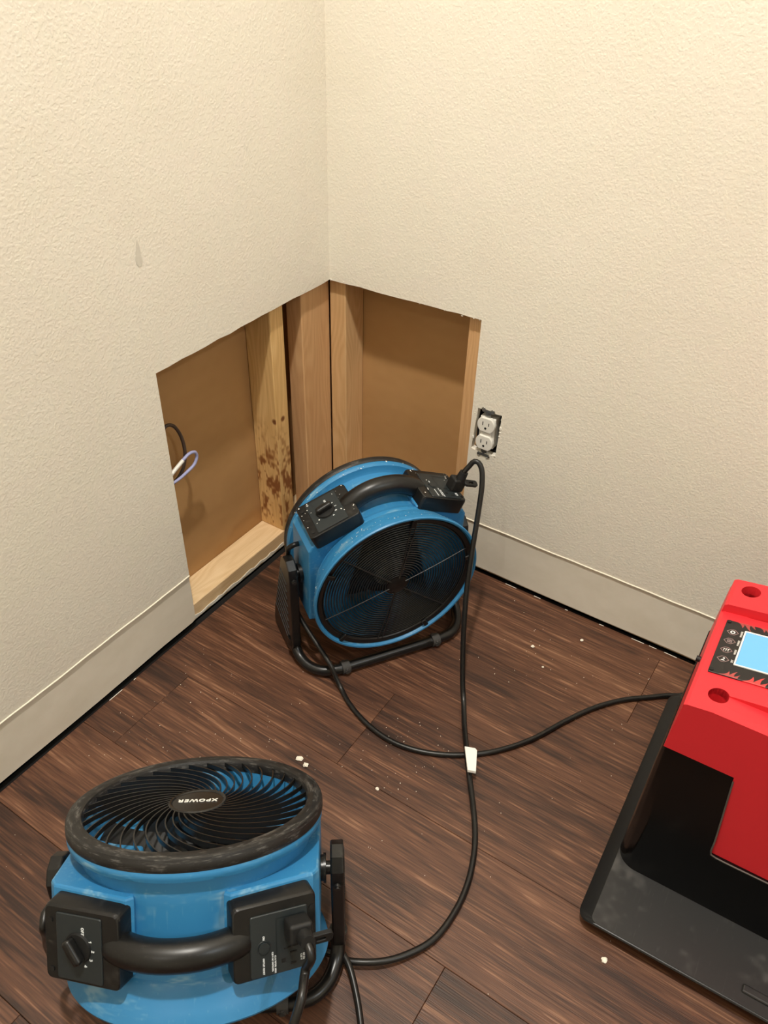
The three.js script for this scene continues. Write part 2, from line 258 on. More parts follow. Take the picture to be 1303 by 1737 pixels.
// ------------------------------------------------------------------ the fans (one model, two tilts)
const FL = 0.1784, HALF = FL / 2;
const zs = (pts) => pts.map(([r, s]) => [r, s - HALF]);
const G = {};
{
  const shell = latheZ(zs([[0.1305, 0.0125], [0.1470, 0.0125], [0.1484, 0.016], [0.1480, 0.0215], [0.1462, 0.0250], [0.1375, 0.0270], [0.1340, 0.0295], [0.1335, 0.040], [0.1335, 0.047], [0.1305, 0.060], [0.1300, 0.090], [0.1300, 0.116], [0.1315, 0.123], [0.1345, 0.127], [0.1352, 0.136], [0.1385, 0.140], [0.1415, 0.150], [0.1470, 0.162], [0.1515, 0.1705], [0.1533, 0.1775], [0.1520, 0.1800], [0.1492, 0.1797], [0.1470, 0.1760], [0.1440, 0.168], [0.1370, 0.150], [0.1270, 0.128], [0.1240, 0.10], [0.1240, 0.05], [0.1305, 0.0125]]), 120, 0.55);
  const pads = [1, -1].map((d) => { const pts = [[0.142 * d, -0.078], [0.1425 * d, 0.084], [0.137 * d, 0.0935], [0.0545 * d, 0.1300], [0.0495 * d, 0.1270], [0.0485 * d, 0.085], [0.09 * d, -0.09]]; if (d < 0) pts.reverse(); const g = extr(poly(pts), 0.080, 0.003, 2); g.translate(0, 0, 0.049 - HALF); return g; });
  const uvScale = (g, k) => { const a = g.attributes.uv; for (let i = 0; i < a.count; i++) a.setXY(i, a.getX(i) * k, a.getY(i) * k); return g; };
  uvScale(shell, 2); pads.forEach((g) => uvScale(g, 6));
  G.housing = merge([shell, ...pads]);
  G.rim = latheZ(zs([[0.1300, 0.0135], [0.1300, 0.003], [0.1318, -0.001], [0.1350, -0.0025], [0.1440, -0.0022], [0.1478, 0.0000], [0.1492, 0.0035], [0.1492, 0.0120], [0.1480, 0.0140], [0.1300, 0.0135]]), 120, 0.6);
  // spiral vane
  const N = 16, r0 = 0.030, r1 = 0.1318, sweep = 1.28, th = 0.00075, P = [], I = [];
  for (let i = 0; i <= N; i++) { const t = i / N, r = lerp(r0, r1, t), a = -sweep * Math.pow(t, 0.72), a2 = -sweep * Math.pow(Math.min(1, t + 0.01), 0.72), r2 = lerp(r0, r1, t + 0.01); const x = r * Math.cos(a), y = r * Math.sin(a); let dx = r2 * Math.cos(a2) - x, dy = r2 * Math.sin(a2) - y; const l = Math.hypot(dx, dy) || 1; dx /= l; dy /= l;
    const zt = 0.000 + 0.002 * t - HALF, zb = 0.0072 - HALF; for (const [k, z] of [[1, zt], [-1, zt], [-1, zb], [1, zb]]) P.push(x - dy * th * k, y + dx * th * k, z); }
  for (let i = 0; i < N; i++) for (let k = 0; k < 4; k++) { const a = i * 4 + k, b = i * 4 + (k + 1) % 4; I.push(a, b, b + 4, a, b + 4, a + 4); }
  const vg = new THREE.BufferGeometry(); vg.setAttribute('position', new THREE.Float32BufferAttribute(P, 3)); vg.setIndex(I); G.vane = toCreasedNormals(vg, 0.7);
  G.hub = latheZ(zs([[0, 0.012], [0.034, 0.012], [0.0345, 0.000], [0.033, -0.0012], [0.031, -0.0008], [0.0295, 0.0004], [0.0, -0.0002]].reverse()), 60, 0.4);
  // lettering on the hub reads with the handle on top, seen from the outlet
  const lt = text('XPOWER', 0.0074, 0.0005); lt.scale(1.12, 1, 1); lt.rotateY(Math.PI); lt.translate(0, 0.000, -0.0003 - HALF); G.logo = lt;
  // impeller
  const blade = () => { const n = 8, P = [], I = []; for (let i = 0; i <= n; i++) for (let j = 0; j <= 6; j++) { const t = i / n, r = lerp(0.034, 0.119, t), a = (j / 6 - 0.5) * lerp(1.2, 1.42, t) + t * 0.35, z = lerp(0.075, 0.035, j / 6) * 1 + 0.006 * Math.sin(j / 6 * 3.14) - HALF; P.push(r * Math.cos(a), r * Math.sin(a), z); } for (let i = 0; i < n; i++) for (let j = 0; j < 6; j++) { const q = i * 7 + j; I.push(q, q + 1, q + 8, q, q + 8, q + 7); } const g = new THREE.BufferGeometry(); g.setAttribute('position', new THREE.Float32BufferAttribute(P, 3)); g.setIndex(I); g.computeVertexNormals();
    const b = g.clone(); b.translate(0, 0, 0.002); const ix = []; for (let k = 0; k < I.length; k += 3) ix.push(I[k], I[k + 2], I[k + 1]); b.setIndex(ix); b.computeVertexNormals(); return merge([g, b]); };
  G.blade = blade();
  G.impellerHub = latheZ(zs([[0, 0.078], [0.036, 0.078], [0.038, 0.06], [0.036, 0.036], [0.030, 0.031], [0, 0.030]].reverse()), 40);
  G.motor = latheZ(zs([[0, 0.136], [0.052, 0.136], [0.056, 0.130], [0.056, 0.09], [0.046, 0.085], [0, 0.085]].reverse()), 40);
  G.motorPlate = latheZ(zs([[0, 0.1465], [0.022, 0.1465], [0.028, 0.1445], [0.029, 0.135], [0, 0.135]].reverse()), 40);
  G.strut = rbox(0.086, 0.008, 0.016, 0.003).translate(0.083, 0, 0.112 - HALF);
  G.guardRing = latheZ(zs([[0.1345, 0.170], [0.1375, 0.1735], [0.1445, 0.1755], [0.1462, 0.1735], [0.1445, 0.167], [0.1360, 0.166], [0.1345, 0.170]]), 96);
  G.wires = []; for (let i = 0; i < 24; i++) { const r = 0.022 + i * 0.0049, z = 0.1758 - 0.003 * (i / 24) ** 2; G.wires.push(latheZ(zs([[r - 0.0007, z - 0.0029], [r + 0.0007, z - 0.0029], [r + 0.0007, z - 0.0006], [r, z], [r - 0.0007, z - 0.0006], [r - 0.0007, z - 0.0029]]), 64, 0.6)); }
  G.spoke = tube([[0.016, 0, 0.1765 - HALF], [0.08, 0, 0.1757 - HALF], [0.138, 0, 0.1725 - HALF]], 0.0011, 10, 5);
  G.cap = latheZ(zs([[0, 0.1775], [0.015, 0.1772], [0.0195, 0.1755], [0.0195, 0.174], [0, 0.1735]].reverse()), 36);
  G.clip = rbox(0.017, 0.009, 0.005, 0.002).translate(0.139, 0, 0.1765 - HALF);
  G.handle = (() => { const g = tube([[-0.068, 0.1300, 0], [-0.058, 0.1395, 0], [-0.042, 0.1495, 0], [-0.022, 0.1568, 0], [0, 0.1590, 0], [0.022, 0.1568, 0], [0.042, 0.1495, 0], [0.058, 0.1395, 0], [0.068, 0.1300, 0]], 0.0168, 48, 18); g.translate(0, 0, 0.0945 - HALF); return g; })();
}
const boxFrame = (d) => { const m = new THREE.Matrix4().makeBasis(V(0.931, -0.366 * d, 0), V(0, 0, -1), V(0.366 * d, 0.931, 0)); m.setPosition(0.1 * d, 0.1345, 0.095 - HALF); return m; };
{
  const F = [boxFrame(-1), boxFrame(1)], put = (k, g) => g.applyMatrix4(F[k]);
  const rect = (x0, x1, y0, y1, r, z, n = 4) => { const o = []; for (const [cx, cy, a0] of [[x1 - r, y1 - r, 0], [x0 + r, y1 - r, 90], [x0 + r, y0 + r, 180], [x1 - r, y0 + r, 270]]) for (let i = 0; i <= n; i++) { const a = (a0 + 90 * i / n) * Math.PI / 180; o.push([cx + r * Math.cos(a), cy + r * Math.sin(a), z]); } return o; };
  const hull = (k) => put(k, loft([rect(-0.0455, 0.0455, -0.0410, 0.0450, 0.007, -0.028), rect(-0.0460, 0.0460, -0.0405, 0.0412, 0.007, -0.0035), rect(-0.0452, 0.0452, -0.0398, 0.0398, 0.0065, -0.0010), rect(-0.0440, 0.0440, -0.0386, 0.0386, 0.006, 0)], 0.42));
  G.knobBox = hull(0); G.outletBox = hull(1);
  const plate = (x0, x1, y0, y1) => { const g = extr(roundRect(x1 - x0 - 0.002, y1 - y0 - 0.002, 0.0015), 0.0012, 0.0008, 1, 3); g.translate((x0 + x1) / 2, (y0 + y1) / 2, -0.0003); return g; };
  G.knobPlate = put(0, plate(-0.030, 0.026, -0.0365, 0.0345));
  G.dial = (o) => { const g = cyl(0.0155, 0.0165, 0.003, 36).rotateX(Math.PI / 2); g.translate(-0.003, 0.0, 0.003); return put(0, g); };
  G.grip = (ang) => { const a = rbox(0.029, 0.0105, 0.012, 0.004, 3); a.rotateZ(ang); a.translate(-0.003, 0, 0.009); return put(0, a); };
  const vt = (s, size, x, y) => { const g = text(s, size); g.rotateZ(-Math.PI / 2); g.translate(x, y, 0.0018); return g; };
  G.knobPrint = put(0, merge([vt('OFF', 0.0034, 0.0035, 0.0185), vt('1', 0.0034, 0.0125, 0.009), vt('2', 0.0034, 0.0155, -0.001), vt('3', 0.0034, 0.0130, -0.0105), vt('4', 0.0034, 0.0060, -0.018)]));
  G.outPlate = put(1, plate(-0.0276, 0.0355, -0.0380, 0.0290));
  const ring = new THREE.TorusGeometry(0.0072, 0.0006, 5, 28).translate(-0.0133, -0.0065, 0.0018), btn = cyl(0.0058, 0.0062, 0.0026, 24).rotateX(Math.PI / 2).translate(-0.0133, -0.0065, 0.0022);
  G.reset = put(1, merge([ring, btn]));
  G.outPrint = put(1, merge([vt('ON', 0.0022, -0.0135, 0.004), vt('OUTLET RESET', 0.0019, -0.0138, -0.0265), vt('120 V AC OUTLETS', 0.0018, -0.0042, -0.0235), vt('12 A TOTAL MAX', 0.0018, -0.0012, -0.027), vt('120 V', 0.0021, 0.0275, -0.0265), vt('60 Hz', 0.0021, 0.0303, -0.0265)]));
  const sl = (x, y, w, h) => rbox(w, h, 0.0012, 0.0003, 1).translate(x, y, 0.0018);
  G.slots = (up) => put(1, merge([...(up ? [sl(0.0085, 0.006, 0.0048, 0.0048), sl(0.0190, 0.0115, 0.008, 0.0018), sl(0.0190, 0.0005, 0.008, 0.0018)] : []), sl(0.0078, -0.0250, 0.0046, 0.0046), sl(0.0188, -0.0185, 0.0078, 0.0018), sl(0.0188, -0.0305, 0.0064, 0.0018), sl(0.0120, -0.0125, 0.0078, 0.0016)]));
  G.faceFrame = put(1, (() => { const s = roundRect(0.033, 0.060, 0.002); s.holes.push(roundRect(0.031, 0.058, 0.0015, new THREE.Path())); const g = extr(s, 0.0009); g.translate(0.0165, -0.008, 0.0008); return g; })());
  G.screws = [0, 1].map((k) => { const o = []; const x = k ? 0.0405 : -0.0375; for (const y of [-0.029, 0.024]) o.push(put(k, cyl(0.003, 0.003, 0.002, 14).rotateX(Math.PI / 2).translate(x, y, 0.0002))); return o; });
  G.wedgePlug = (ox, oy) => { // moulded plug with side clip
    const a = rbox(0.026, 0.022, 0.024, 0.004).translate(0.020, 0.005, 0.013), b = cyl(0.0075, 0.009, 0.016, 18).rotateX(Math.PI / 2).translate(0.022, 0.003, 0.031);
    const s = roundRect(0.026, 0.011, 0.004); const h = roundRect(0.012, 0.005, 0.0022, new THREE.Path()); s.holes.push(h); const c = extr(s, 0.004, 0.0008, 1, 4).rotateX(0.3).translate(0.041, -0.004, 0.020);
    return [a, b, c].map((g) => g.translate(ox, oy, 0)); };
}
// stand, in fan-base coordinates: x sideways, y up, z towards the intake side
{
  const half = [[0.165, 0.052, 0.000], [0.165, 0.034, 0.004], [0.163, 0.020, 0.020], [0.153, 0.0135, 0.045], [0.134, 0.0125, 0.064], [0.108, 0.0125, 0.0715], [0.07, 0.0125, 0.0725], [0, 0.0125, 0.0725]];
  G.bar = tube([...half.map(([x, y, z]) => [-x, y, z]), ...half.slice(0, -1).reverse()], 0.0098, 120, 14);
  const outline = [[0.017, 0.10], [0.019, 0.205], [0.016, 0.226], [0.004, 0.237], [-0.012, 0.236], [-0.026, 0.222], [-0.042, 0.178], [-0.066, 0.112], [-0.092, 0.045], [-0.099, 0.014], [-0.095, 0.002], [-0.080, 0.0], [-0.050, 0.0035], [-0.016, 0.010], [0.006, 0.022], [0.014, 0.04]];
  const arm = (d) => { const g = extr(poly(outline), 0.012, 0.0022, 2); g.rotateY(-Math.PI / 2); g.translate(0.006 + 0.1655 * d, 0.0022, 0); return g; }; // shape (z,y) -> extruded along x
  G.arm = { '1': arm(1), '-1': arm(-1) };
  G.ribs = (d) => { const o = []; for (let i = 0; i < 9; i++) { const y = 0.05 + i * 0.017, zr = -0.086 + (y - 0.05) * 0.36; const w = 0.006 - zr - 0.006; const g = rbox(0.0016, 0.004, Math.max(0.02, w), 0.0006, 1); g.rotateX(0.35); g.translate(0.1740 * d, y + 0.004, (zr + 0.002) / 2); o.push(g); } return merge(o); };
  G.rib = { '1': G.ribs(1), '-1': G.ribs(-1) };
  G.collar = (d) => { const g = cyl(0.0122, 0.0128, 0.016, 20); g.translate(0.1650 * d, 0.046, 0.0005); return g; };
  G.foot = (x) => { const a = cyl(0.0123, 0.0123, 0.015, 20).rotateZ(Math.PI / 2), b = cyl(0.0045, 0.0045, 0.028, 12), c = rbox(0.006, 0.014, 0.026, 0.002); const m = merge([a, b.rotateX(Math.PI / 2), c]); m.translate(x, 0.0127, 0.0725); return m; };
  G.pivot = (d, h) => { const o = [cyl(0.0185, 0.0185, 0.004, 28), cyl(0.0150, 0.0150, 0.0038, 28).translate(0, 0.0045, 0), cyl(0.0172, 0.0172, 0.003, 28).translate(0, 0.008, 0), cyl(0.009, 0.009, 0.012, 6).translate(0, 0.010, 0)]; const m = merge(o); m.rotateZ(-Math.PI / 2 * d); m.translate(0.1425 * d, h, 0); return m; };
  G.knob = (d, h) => { const m = merge([cyl(0.011, 0.012, 0.006, 24), cyl(0.006, 0.006, 0.010, 6)]); m.rotateZ(-Math.PI / 2 * d); m.translate(0.1735 * d, h, 0); return m; };
}
function makeFan(label, at, az, tilt, h, gripAngle, plugged) {
  const f = group('air_mover_fan', label, 'fan', 'blue floor drying fans');
  f.position.set(at[0], 0, at[1]); f.rotation.y = az;
  const part = (name, g, m, parent = f) => { const o = mesh(name, g, m, parent); if (parent === f) { o.position.y = h; o.rotation.x = tilt; } return o; };
  part('housing', G.housing, M.blue);
  const rim = part('outlet_rim', G.rim, M.scuff); rim.userData.label = 'scuffed black outlet rim';
  const grille = part('outlet_grille', G.hub, M.vane);
  for (let i = 0; i < 34; i++) { const v = mesh('vane', G.vane, M.vane, grille); v.rotation.z = i / 34 * Math.PI * 2; }
  mesh('logo_lettering', G.logo, M.white, grille);
  const imp = part('impeller', G.impellerHub, M.dark); for (let i = 0; i < 6; i++) { const b = mesh('blade', G.blade, M.dark, imp); b.rotation.z = i / 6 * Math.PI * 2 + 0.3; }
  const mot = part('motor', G.motor, M.dark); mesh('end_plate', G.motorPlate, M.motor, mot); for (let i = 0; i < 4; i++) { const s = mesh('strut', G.strut, M.dark, mot); s.rotation.z = i * Math.PI / 2 + 0.5; }
  const guard = part('intake_guard', G.guardRing, M.black);
  for (const w of G.wires) mesh('wire_ring', w, M.wire, guard);
  for (let i = 0; i < 6; i++) for (const e of [-0.035, 0.035]) { if (i % 3 !== 1 && e > 0) continue; const s = mesh('spoke', G.spoke, M.wire, guard); s.rotation.z = i * Math.PI / 3 + 0.35 + e; }
  mesh('centre_cap', G.cap, M.black, guard);
  for (let i = 0; i < 5; i++) { const c = mesh('clip', G.clip, M.black, guard); c.rotation.z = -2.35 + i * 1.2566; }
  part('handle', G.handle, M.black);
  const kb = part('control_box', G.knobBox, M.black); mesh('face_plate', G.knobPlate, M.panel, kb); mesh('dial', G.dial(), M.dark, kb); mesh('knob', G.grip(gripAngle), M.black, kb); mesh('speed_markings', G.knobPrint, M.print, kb); for (const q of G.screws[0]) mesh('screw', q, M.dark, kb);
  const ob = part('outlet_box', G.outletBox, M.black); mesh('face_plate', G.outPlate, M.panel, ob); mesh('reset_button', G.reset, M.panel, ob); mesh('socket_frame', G.faceFrame, M.panel, ob); mesh('socket_slots', G.slots(false), M.dark, ob); mesh('panel_markings', G.outPrint, M.print, ob); for (const q of G.screws[1]) mesh('screw', q, M.dark, ob);
  // stand
  const bar = mesh('stand_bar', G.bar, M.tubeBlack, f); for (const x of [-0.092, 0.092]) mesh('rubber_foot', G.foot(x), M.clamp, bar);
  for (const d of [-1, 1]) { const a = mesh('stand_arm', G.arm[d], M.black, f); mesh('grip_ribs', G.rib[d], M.black, a); mesh('collar', G.collar(d), M.tubeBlack, a); mesh('pivot_bolt', G.pivot(d, h), M.tubeBlack, f); }
  for (const d of [-1, 1]) { const n = mesh('clamp_nut', merge([cyl(0.0052, 0.0052, 0.005, 6).rotateX(Math.PI / 2), cyl(0.0032, 0.0032, 0.009, 12).rotateX(Math.PI / 2)]), M.steelDark, f); n.position.set(0.1655 * d, 0.206, 0.0215); const q = mesh('arm_slot', rbox(0.008, 0.0035, 0.002, 0.0008, 1), M.felt, f); q.position.set(0.1655 * d, 0.2265, 0.0170); q.rotation.x = -0.5; }
  return f;
}
const R = Math.PI / 180;
const fanA = makeFan('blue drying fan standing upright in the corner, wire intake guard towards the room', [0.3003, 0.2710], 56.62 * R, 4.0 * R, 0.2052, 0.1, true);
const fanB = makeFan('blue drying fan in the foreground tipped back with its spiral grille facing up', [0.4585, 0.8954], 36.78 * R, 55.6 * R, 0.2112, -0.95, true);
// flecks of wall paint on the far fan
{
  const o = [], fleck = (x, y, z, n, s) => { const g = new THREE.IcosahedronGeometry(s, 0); g.scale(rr(0.6, 1.8), rr(0.5, 1.3), 0.35); g.rotateZ(rr(0, 3)); const q = new THREE.Quaternion().setFromUnitVectors(V(0, 0, 1), V(...n).normalize()); g.applyQuaternion(q); g.translate(x, y, z); o.push(g); };
  for (const [d, cnt] of [[-1, 34], [1, 16]]) { const F = boxFrame(d); for (let i = 0; i < cnt; i++) { const p = V(rr(-0.042, 0.042), rr(-0.036, 0.036), 0.0018).applyMatrix4(F); if (d < 0 && Math.hypot(p.x + 0.103, 0) < 0.012) continue; fleck(p.x, p.y, p.z, [0.366 * d, 0.931, 0], rr(0.0005, 0.0013)); } }
  for (let i = 0; i < 46; i++) { const a = rr(0.15, 2.9), r = 0.1485; fleck(r * Math.cos(a), r * Math.sin(a), rr(0.003, 0.028) - HALF, [Math.cos(a), Math.sin(a), 0], rr(0.0005, 0.0014)); }
  for (let i = 0; i < 70; i++) { const a = rr(0.2, 3.3), t = rnd(), r = lerp(0.1420, 0.1525, t), s = lerp(0.150, 0.172, t); fleck(r * Math.cos(a), r * Math.sin(a), s - HALF, [Math.cos(a), Math.sin(a), -0.4], rr(0.0004, 0.001)); }
  for (let i = 0; i < 16; i++) { const a = rr(-0.9, 0.9) * 0.9, x = Math.sin(a) * 0.045; fleck(x, 0.1572 - x * x * 2 + 0.0172 * 0.9, rr(-0.004, 0.004) + 0.0945 - HALF, [0, 1, 0], rr(0.0004, 0.0009)); }
  const m = mesh('paint_flecks', o, M.white, fanA); m.position.y = 0.2052; m.rotation.x = 4 * R; m.userData.kind = 'stuff';
}

// ------------------------------------------------------------------ cords
function cord(name, label, pts, r, seg = 160) { return tag(mesh(name, tube(pts, r, seg, 10), M.cord), label, 'cord'); }
const onBox = (fan, h, e, s, hgt) => { const p = V(e, -s, hgt).applyMatrix4(boxFrame(1)); p.applyAxisAngle(V(1, 0, 0), fan.children[0].rotation.x); p.y += h; p.applyAxisAngle(V(0, 1, 0), fan.rotation.y); p.x += fan.position.x; p.z += fan.position.z; return [p.x, p.y, p.z]; };
const c1 = cord('electrical_cable', 'black cord with white tape tag running from the far fan to the front fan', [onBox(fanA, 0.2052, 0.0345, 0.011, 0.025), onBox(fanA, 0.2052, 0.0345, 0.011, 0.040), [0.4097, 0.3731, 0.1567], [0.4145, 0.3811, 0.1523], [0.4215, 0.3816, 0.1504], [0.4304, 0.3730, 0.1526], [0.4395, 0.3519, 0.1632], [0.4472, 0.3157, 0.1810], [0.4560, 0.2710, 0.2059], [0.4637, 0.2293, 0.2272], [0.4717, 0.1859, 0.2469], [0.4835, 0.1379, 0.2684], [0.4935, 0.0977, 0.2840], [0.5051, 0.0585, 0.3005], [0.5152, 0.0304, 0.3139],
  [0.5270, 0.0120, 0.3288], [0.5538, 0.0052, 0.3729], [0.5775, 0.0128, 0.4110], [0.5860, 0.0138, 0.4240], [0.5960, 0.0120, 0.4390], [0.6137, 0.0052, 0.4633], [0.6431, 0.0052, 0.5055], [0.6648, 0.0052, 0.5398], [0.6817, 0.0052, 0.5750], [0.6957, 0.0052, 0.6207], [0.7005, 0.0056, 0.6695], [0.6949, 0.0070, 0.7176], [0.6757, 0.0100, 0.7560], [0.6545, 0.0130, 0.7823], [0.6289, 0.0140, 0.8014], [0.6102, 0.0120, 0.8094], [0.5882, 0.0080, 0.8103], [0.53, 0.0060, 0.835], [0.46, 0.0056, 0.88], [0.395, 0.0056, 0.935], [0.345, 0.012, 1.00], [0.335, 0.07, 1.035], [0.352, 0.16, 1.046], [0.378, 0.232, 1.050], [0.3835, 0.2600, 1.0500], [0.3750, 0.2640, 1.0380], [0.384, 0.258, 1.026]], 0.0047, 420);
{ // paper tape folded over the cord where the two cords cross
  const s = poly([[-0.0105, 0.000], [-0.0062, -0.048], [0.0062, -0.050], [0.0088, -0.006], [0.006, -0.002]]);
  const g = extr(s, 0.0045, 0.0006, 2); g.rotateX(-Math.PI / 2); g.rotateX(-0.10); g.rotateY(Math.atan2(0.6140 - 0.5900, 0.4637 - 0.4180) + 0.02); g.translate(0.5905, 0.0165, 0.4180); mesh('tape_tag', g, M.tape, c1);
}
cord('electrical_cable', 'black cord curving across the floor from the far fan to the red machine', [[0.2147, 0.2644, 0.3882], [0.2120, 0.2670, 0.3985], [0.2020, 0.2560, 0.4010], [0.1912, 0.2358, 0.3903], [0.1780, 0.1837, 0.3800], [0.1800, 0.1480, 0.3830], [0.1950, 0.1220, 0.3900], [0.2150, 0.0960, 0.3965], [0.2473, 0.0730, 0.4050], [0.2777, 0.0550, 0.4130], [0.3020, 0.0390, 0.4200], [0.3176, 0.0190, 0.4250], [0.3308, 0.0075, 0.4297], [0.3600, 0.0052, 0.4466], [0.4082, 0.0052, 0.4651], [0.4623, 0.0052, 0.4729], [0.5056, 0.0052, 0.4664], [0.5474, 0.0046, 0.4492], [0.5849, 0.0044, 0.4250], [0.6227, 0.0046, 0.3906], [0.6625, 0.0052, 0.3359], [0.6968, 0.0052, 0.2643], [0.7285, 0.0052, 0.2066], [0.7661, 0.0052, 0.1598], [0.7997, 0.0052, 0.1302], [0.8357, 0.0052, 0.1000], [0.90, 0.0052, 0.070]], 0.0045, 300);
const B = (e, s, hgt) => onBox(fanB, 0.2112, e, s, hgt);
const c3 = cord('electrical_cable', 'black cord plugged into the front fan and leading off the bottom edge', [B(0.023, -0.009, 0.020), B(0.023, -0.007, 0.034), B(0.024, 0.003, 0.044), [0.6510, 0.2760, 0.9330], [0.6640, 0.2780, 0.9560], [0.6690, 0.2560, 0.9800], [0.6660, 0.2000, 1.0000], [0.6600, 0.1000, 1.0300], [0.6700, 0.0200, 1.0700], [0.7200, 0.0055, 1.1300], [0.90, 0.0055, 1.35], [1.2, 0.0055, 1.7]], 0.0050, 160);
cord('electrical_cable', 'black cord trailing from under the right stand arm of the front fan', [[0.4900, 0.0050, 0.8050], [0.5400, 0.0060, 0.7960], [0.5650, 0.0160, 0.7950], [0.5850, 0.0210, 0.8000], [0.6030, 0.0190, 0.8060], [0.6215, 0.0180, 0.8150], [0.6500, 0.0110, 0.8380], [0.6740, 0.0060, 0.8630], [0.6957, 0.0050, 0.8920], [0.7300, 0.0050, 0.9800], [0.7400, 0.0050, 1.2000]], 0.0046, 140);
function plug(parentCord, host, hh, ox, oy) { // moulded plug pushed into the outlet box of a fan
  const gs = G.wedgePlug(ox, oy); const names = ['plug_body', 'strain_relief', 'plug_clip'];
  gs.forEach((g, i) => { g.applyMatrix4(boxFrame(1)); const m = mesh(names[i], g, M.dark, parentCord); m.quaternion.copy(new THREE.Quaternion().setFromEuler(new THREE.Euler(0, host.rotation.y, 0)).multiply(new THREE.Quaternion().setFromEuler(new THREE.Euler(host.children[0].rotation.x, 0, 0)))); m.position.set(host.position.x, hh, host.position.z); });
}
plug(c1, fanA, 0.2052, 0.0125, -0.014); plug(c3, fanB, 0.2112, 0.001, 0.006);
// loose cables in the left bay
tag(mesh('loose_cable', tube([[-0.045, 0.405, 0.47], [-0.045, 0.4146, 0.4227], [-0.045, 0.4181, 0.4110], [-0.045, 0.4117, 0.3983], [-0.045, 0.3912, 0.3864], [-0.045, 0.3621, 0.3800], [-0.045, 0.3377, 0.3814], [-0.044, 0.3158, 0.3927], [-0.043, 0.3039, 0.4125], [-0.043, 0.3000, 0.47]], 0.0032, 80, 8), std({ color: 0x4a3a30, roughness: 0.6 })), 'dark loop of thin cable hanging in the left wall opening', 'cable');
{ const c = tag(mesh('loose_cable', tube([[-0.035, 0.3254, 0.4358], [-0.035, 0.3333, 0.4186], [-0.035, 0.3424, 0.3967], [-0.035, 0.3473, 0.3781], [-0.035, 0.3430, 0.3654], [-0.035, 0.3326, 0.3626], [-0.035, 0.3203, 0.3707], [-0.036, 0.3131, 0.3900], [-0.036, 0.3095, 0.4128], [-0.036, 0.3125, 0.47]], 0.0029, 80, 8), std({ color: 0xa3a6cf, roughness: 0.5 })), 'pale blue and white cable loop in the left wall opening', 'cable');
  mesh('white_sleeve', tube([[-0.0345, 0.3190, 0.4480], [-0.0345, 0.3254, 0.4358], [-0.0345, 0.3333, 0.4186], [-0.0345, 0.3424, 0.3967]], 0.0036, 20, 8), M.outlet, c); }

// ------------------------------------------------------------------ wall outlet
{
  const g = group('power_outlet', 'white duplex power outlet without cover plate on the right wall', 'outlet'); g.position.set(0.3622, 0.3408, 0);
  mesh('junction_box', [box(-0.0248, 0.0265, -0.042, 0.046, -0.066, -0.064), box(-0.0248, -0.0238, -0.042, 0.046, -0.066, -0.0140), box(0.0255, 0.0265, -0.042, 0.046, -0.066, -0.0140), box(-0.0215, 0.0265, -0.043, -0.042, -0.066, -0.0140), box(-0.0215, 0.0265, 0.046, 0.047, -0.066, -0.0140)], M.felt, g);
  const y = mesh('mounting_strap', [rbox(0.012, 0.098, 0.0016, 0.0006, 1).translate(0, 0, -0.001), ...[1, -1].flatMap((s) => [rbox(0.024, 0.0065, 0.0016, 0.0007, 1).translate(0, s * 0.0475, 0.0006), ...[-1, 1].map((d) => new THREE.TorusGeometry(0.0033, 0.0011, 6, 16).translate(d * 0.0095, s * 0.0495, 0.0006))])], M.steel, g);
  for (const s of [1, -1]) mesh('screw', cyl(0.003, 0.003, 0.002, 14).rotateX(Math.PI / 2).translate(0, s * 0.0415, 0.001), M.steel, y);
  mesh('receptacle_body', [rbox(0.032, 0.066, 0.022, 0.002).translate(0, 0, -0.0135), rbox(0.024, 0.014, 0.008, 0.002).translate(0, 0, -0.002)], M.outlet, g);
  for (const s of [1, -1]) {
    const sh = new THREE.Shape(); const r = 0.0168, hh = 0.0138, a = Math.asin(hh / r); sh.absarc(0, 0, r, -a, a, false); sh.absarc(0, 0, r, Math.PI - a, Math.PI + a, false); sh.closePath();
    const f = mesh('socket_face', extr(sh, 0.007, 0.0012, 2, 10).translate(0, s * 0.01945, -0.003), M.outlet, g);
    mesh('slot', rbox(0.0016, 0.0078, 0.001, 0.0003, 1).translate(-0.0062, s * 0.01945 + 0.003, 0.0052), M.dark, f); mesh('slot', rbox(0.0016, 0.0066, 0.001, 0.0003, 1).translate(0.0062, s * 0.01945 + 0.003, 0.0052), M.dark, f); mesh('ground_hole', cyl(0.0023, 0.0023, 0.001, 12).rotateX(Math.PI / 2).translate(0, s * 0.01945 - 0.0062, 0.0052), M.dark, f);
  }
  const o = []; for (let i = 0; i < 22; i++) { const q = new THREE.IcosahedronGeometry(rr(0.0012, 0.0032), 0); q.scale(1, rr(0.6, 1.8), 0.5); const e = i % 3; q.translate(e === 0 ? -0.0265 + rr(-0.002, 0.001) : e === 1 ? 0.0272 + rr(0, 0.0015) : rr(-0.026, 0.026), e === 2 ? -0.044 + rr(-0.002, 0.002) : rr(-0.042, 0.044), rr(-0.004, 0.0005)); o.push(q); } mesh('torn_edge', o, M.gypsum, g).userData.kind = 'stuff';
}

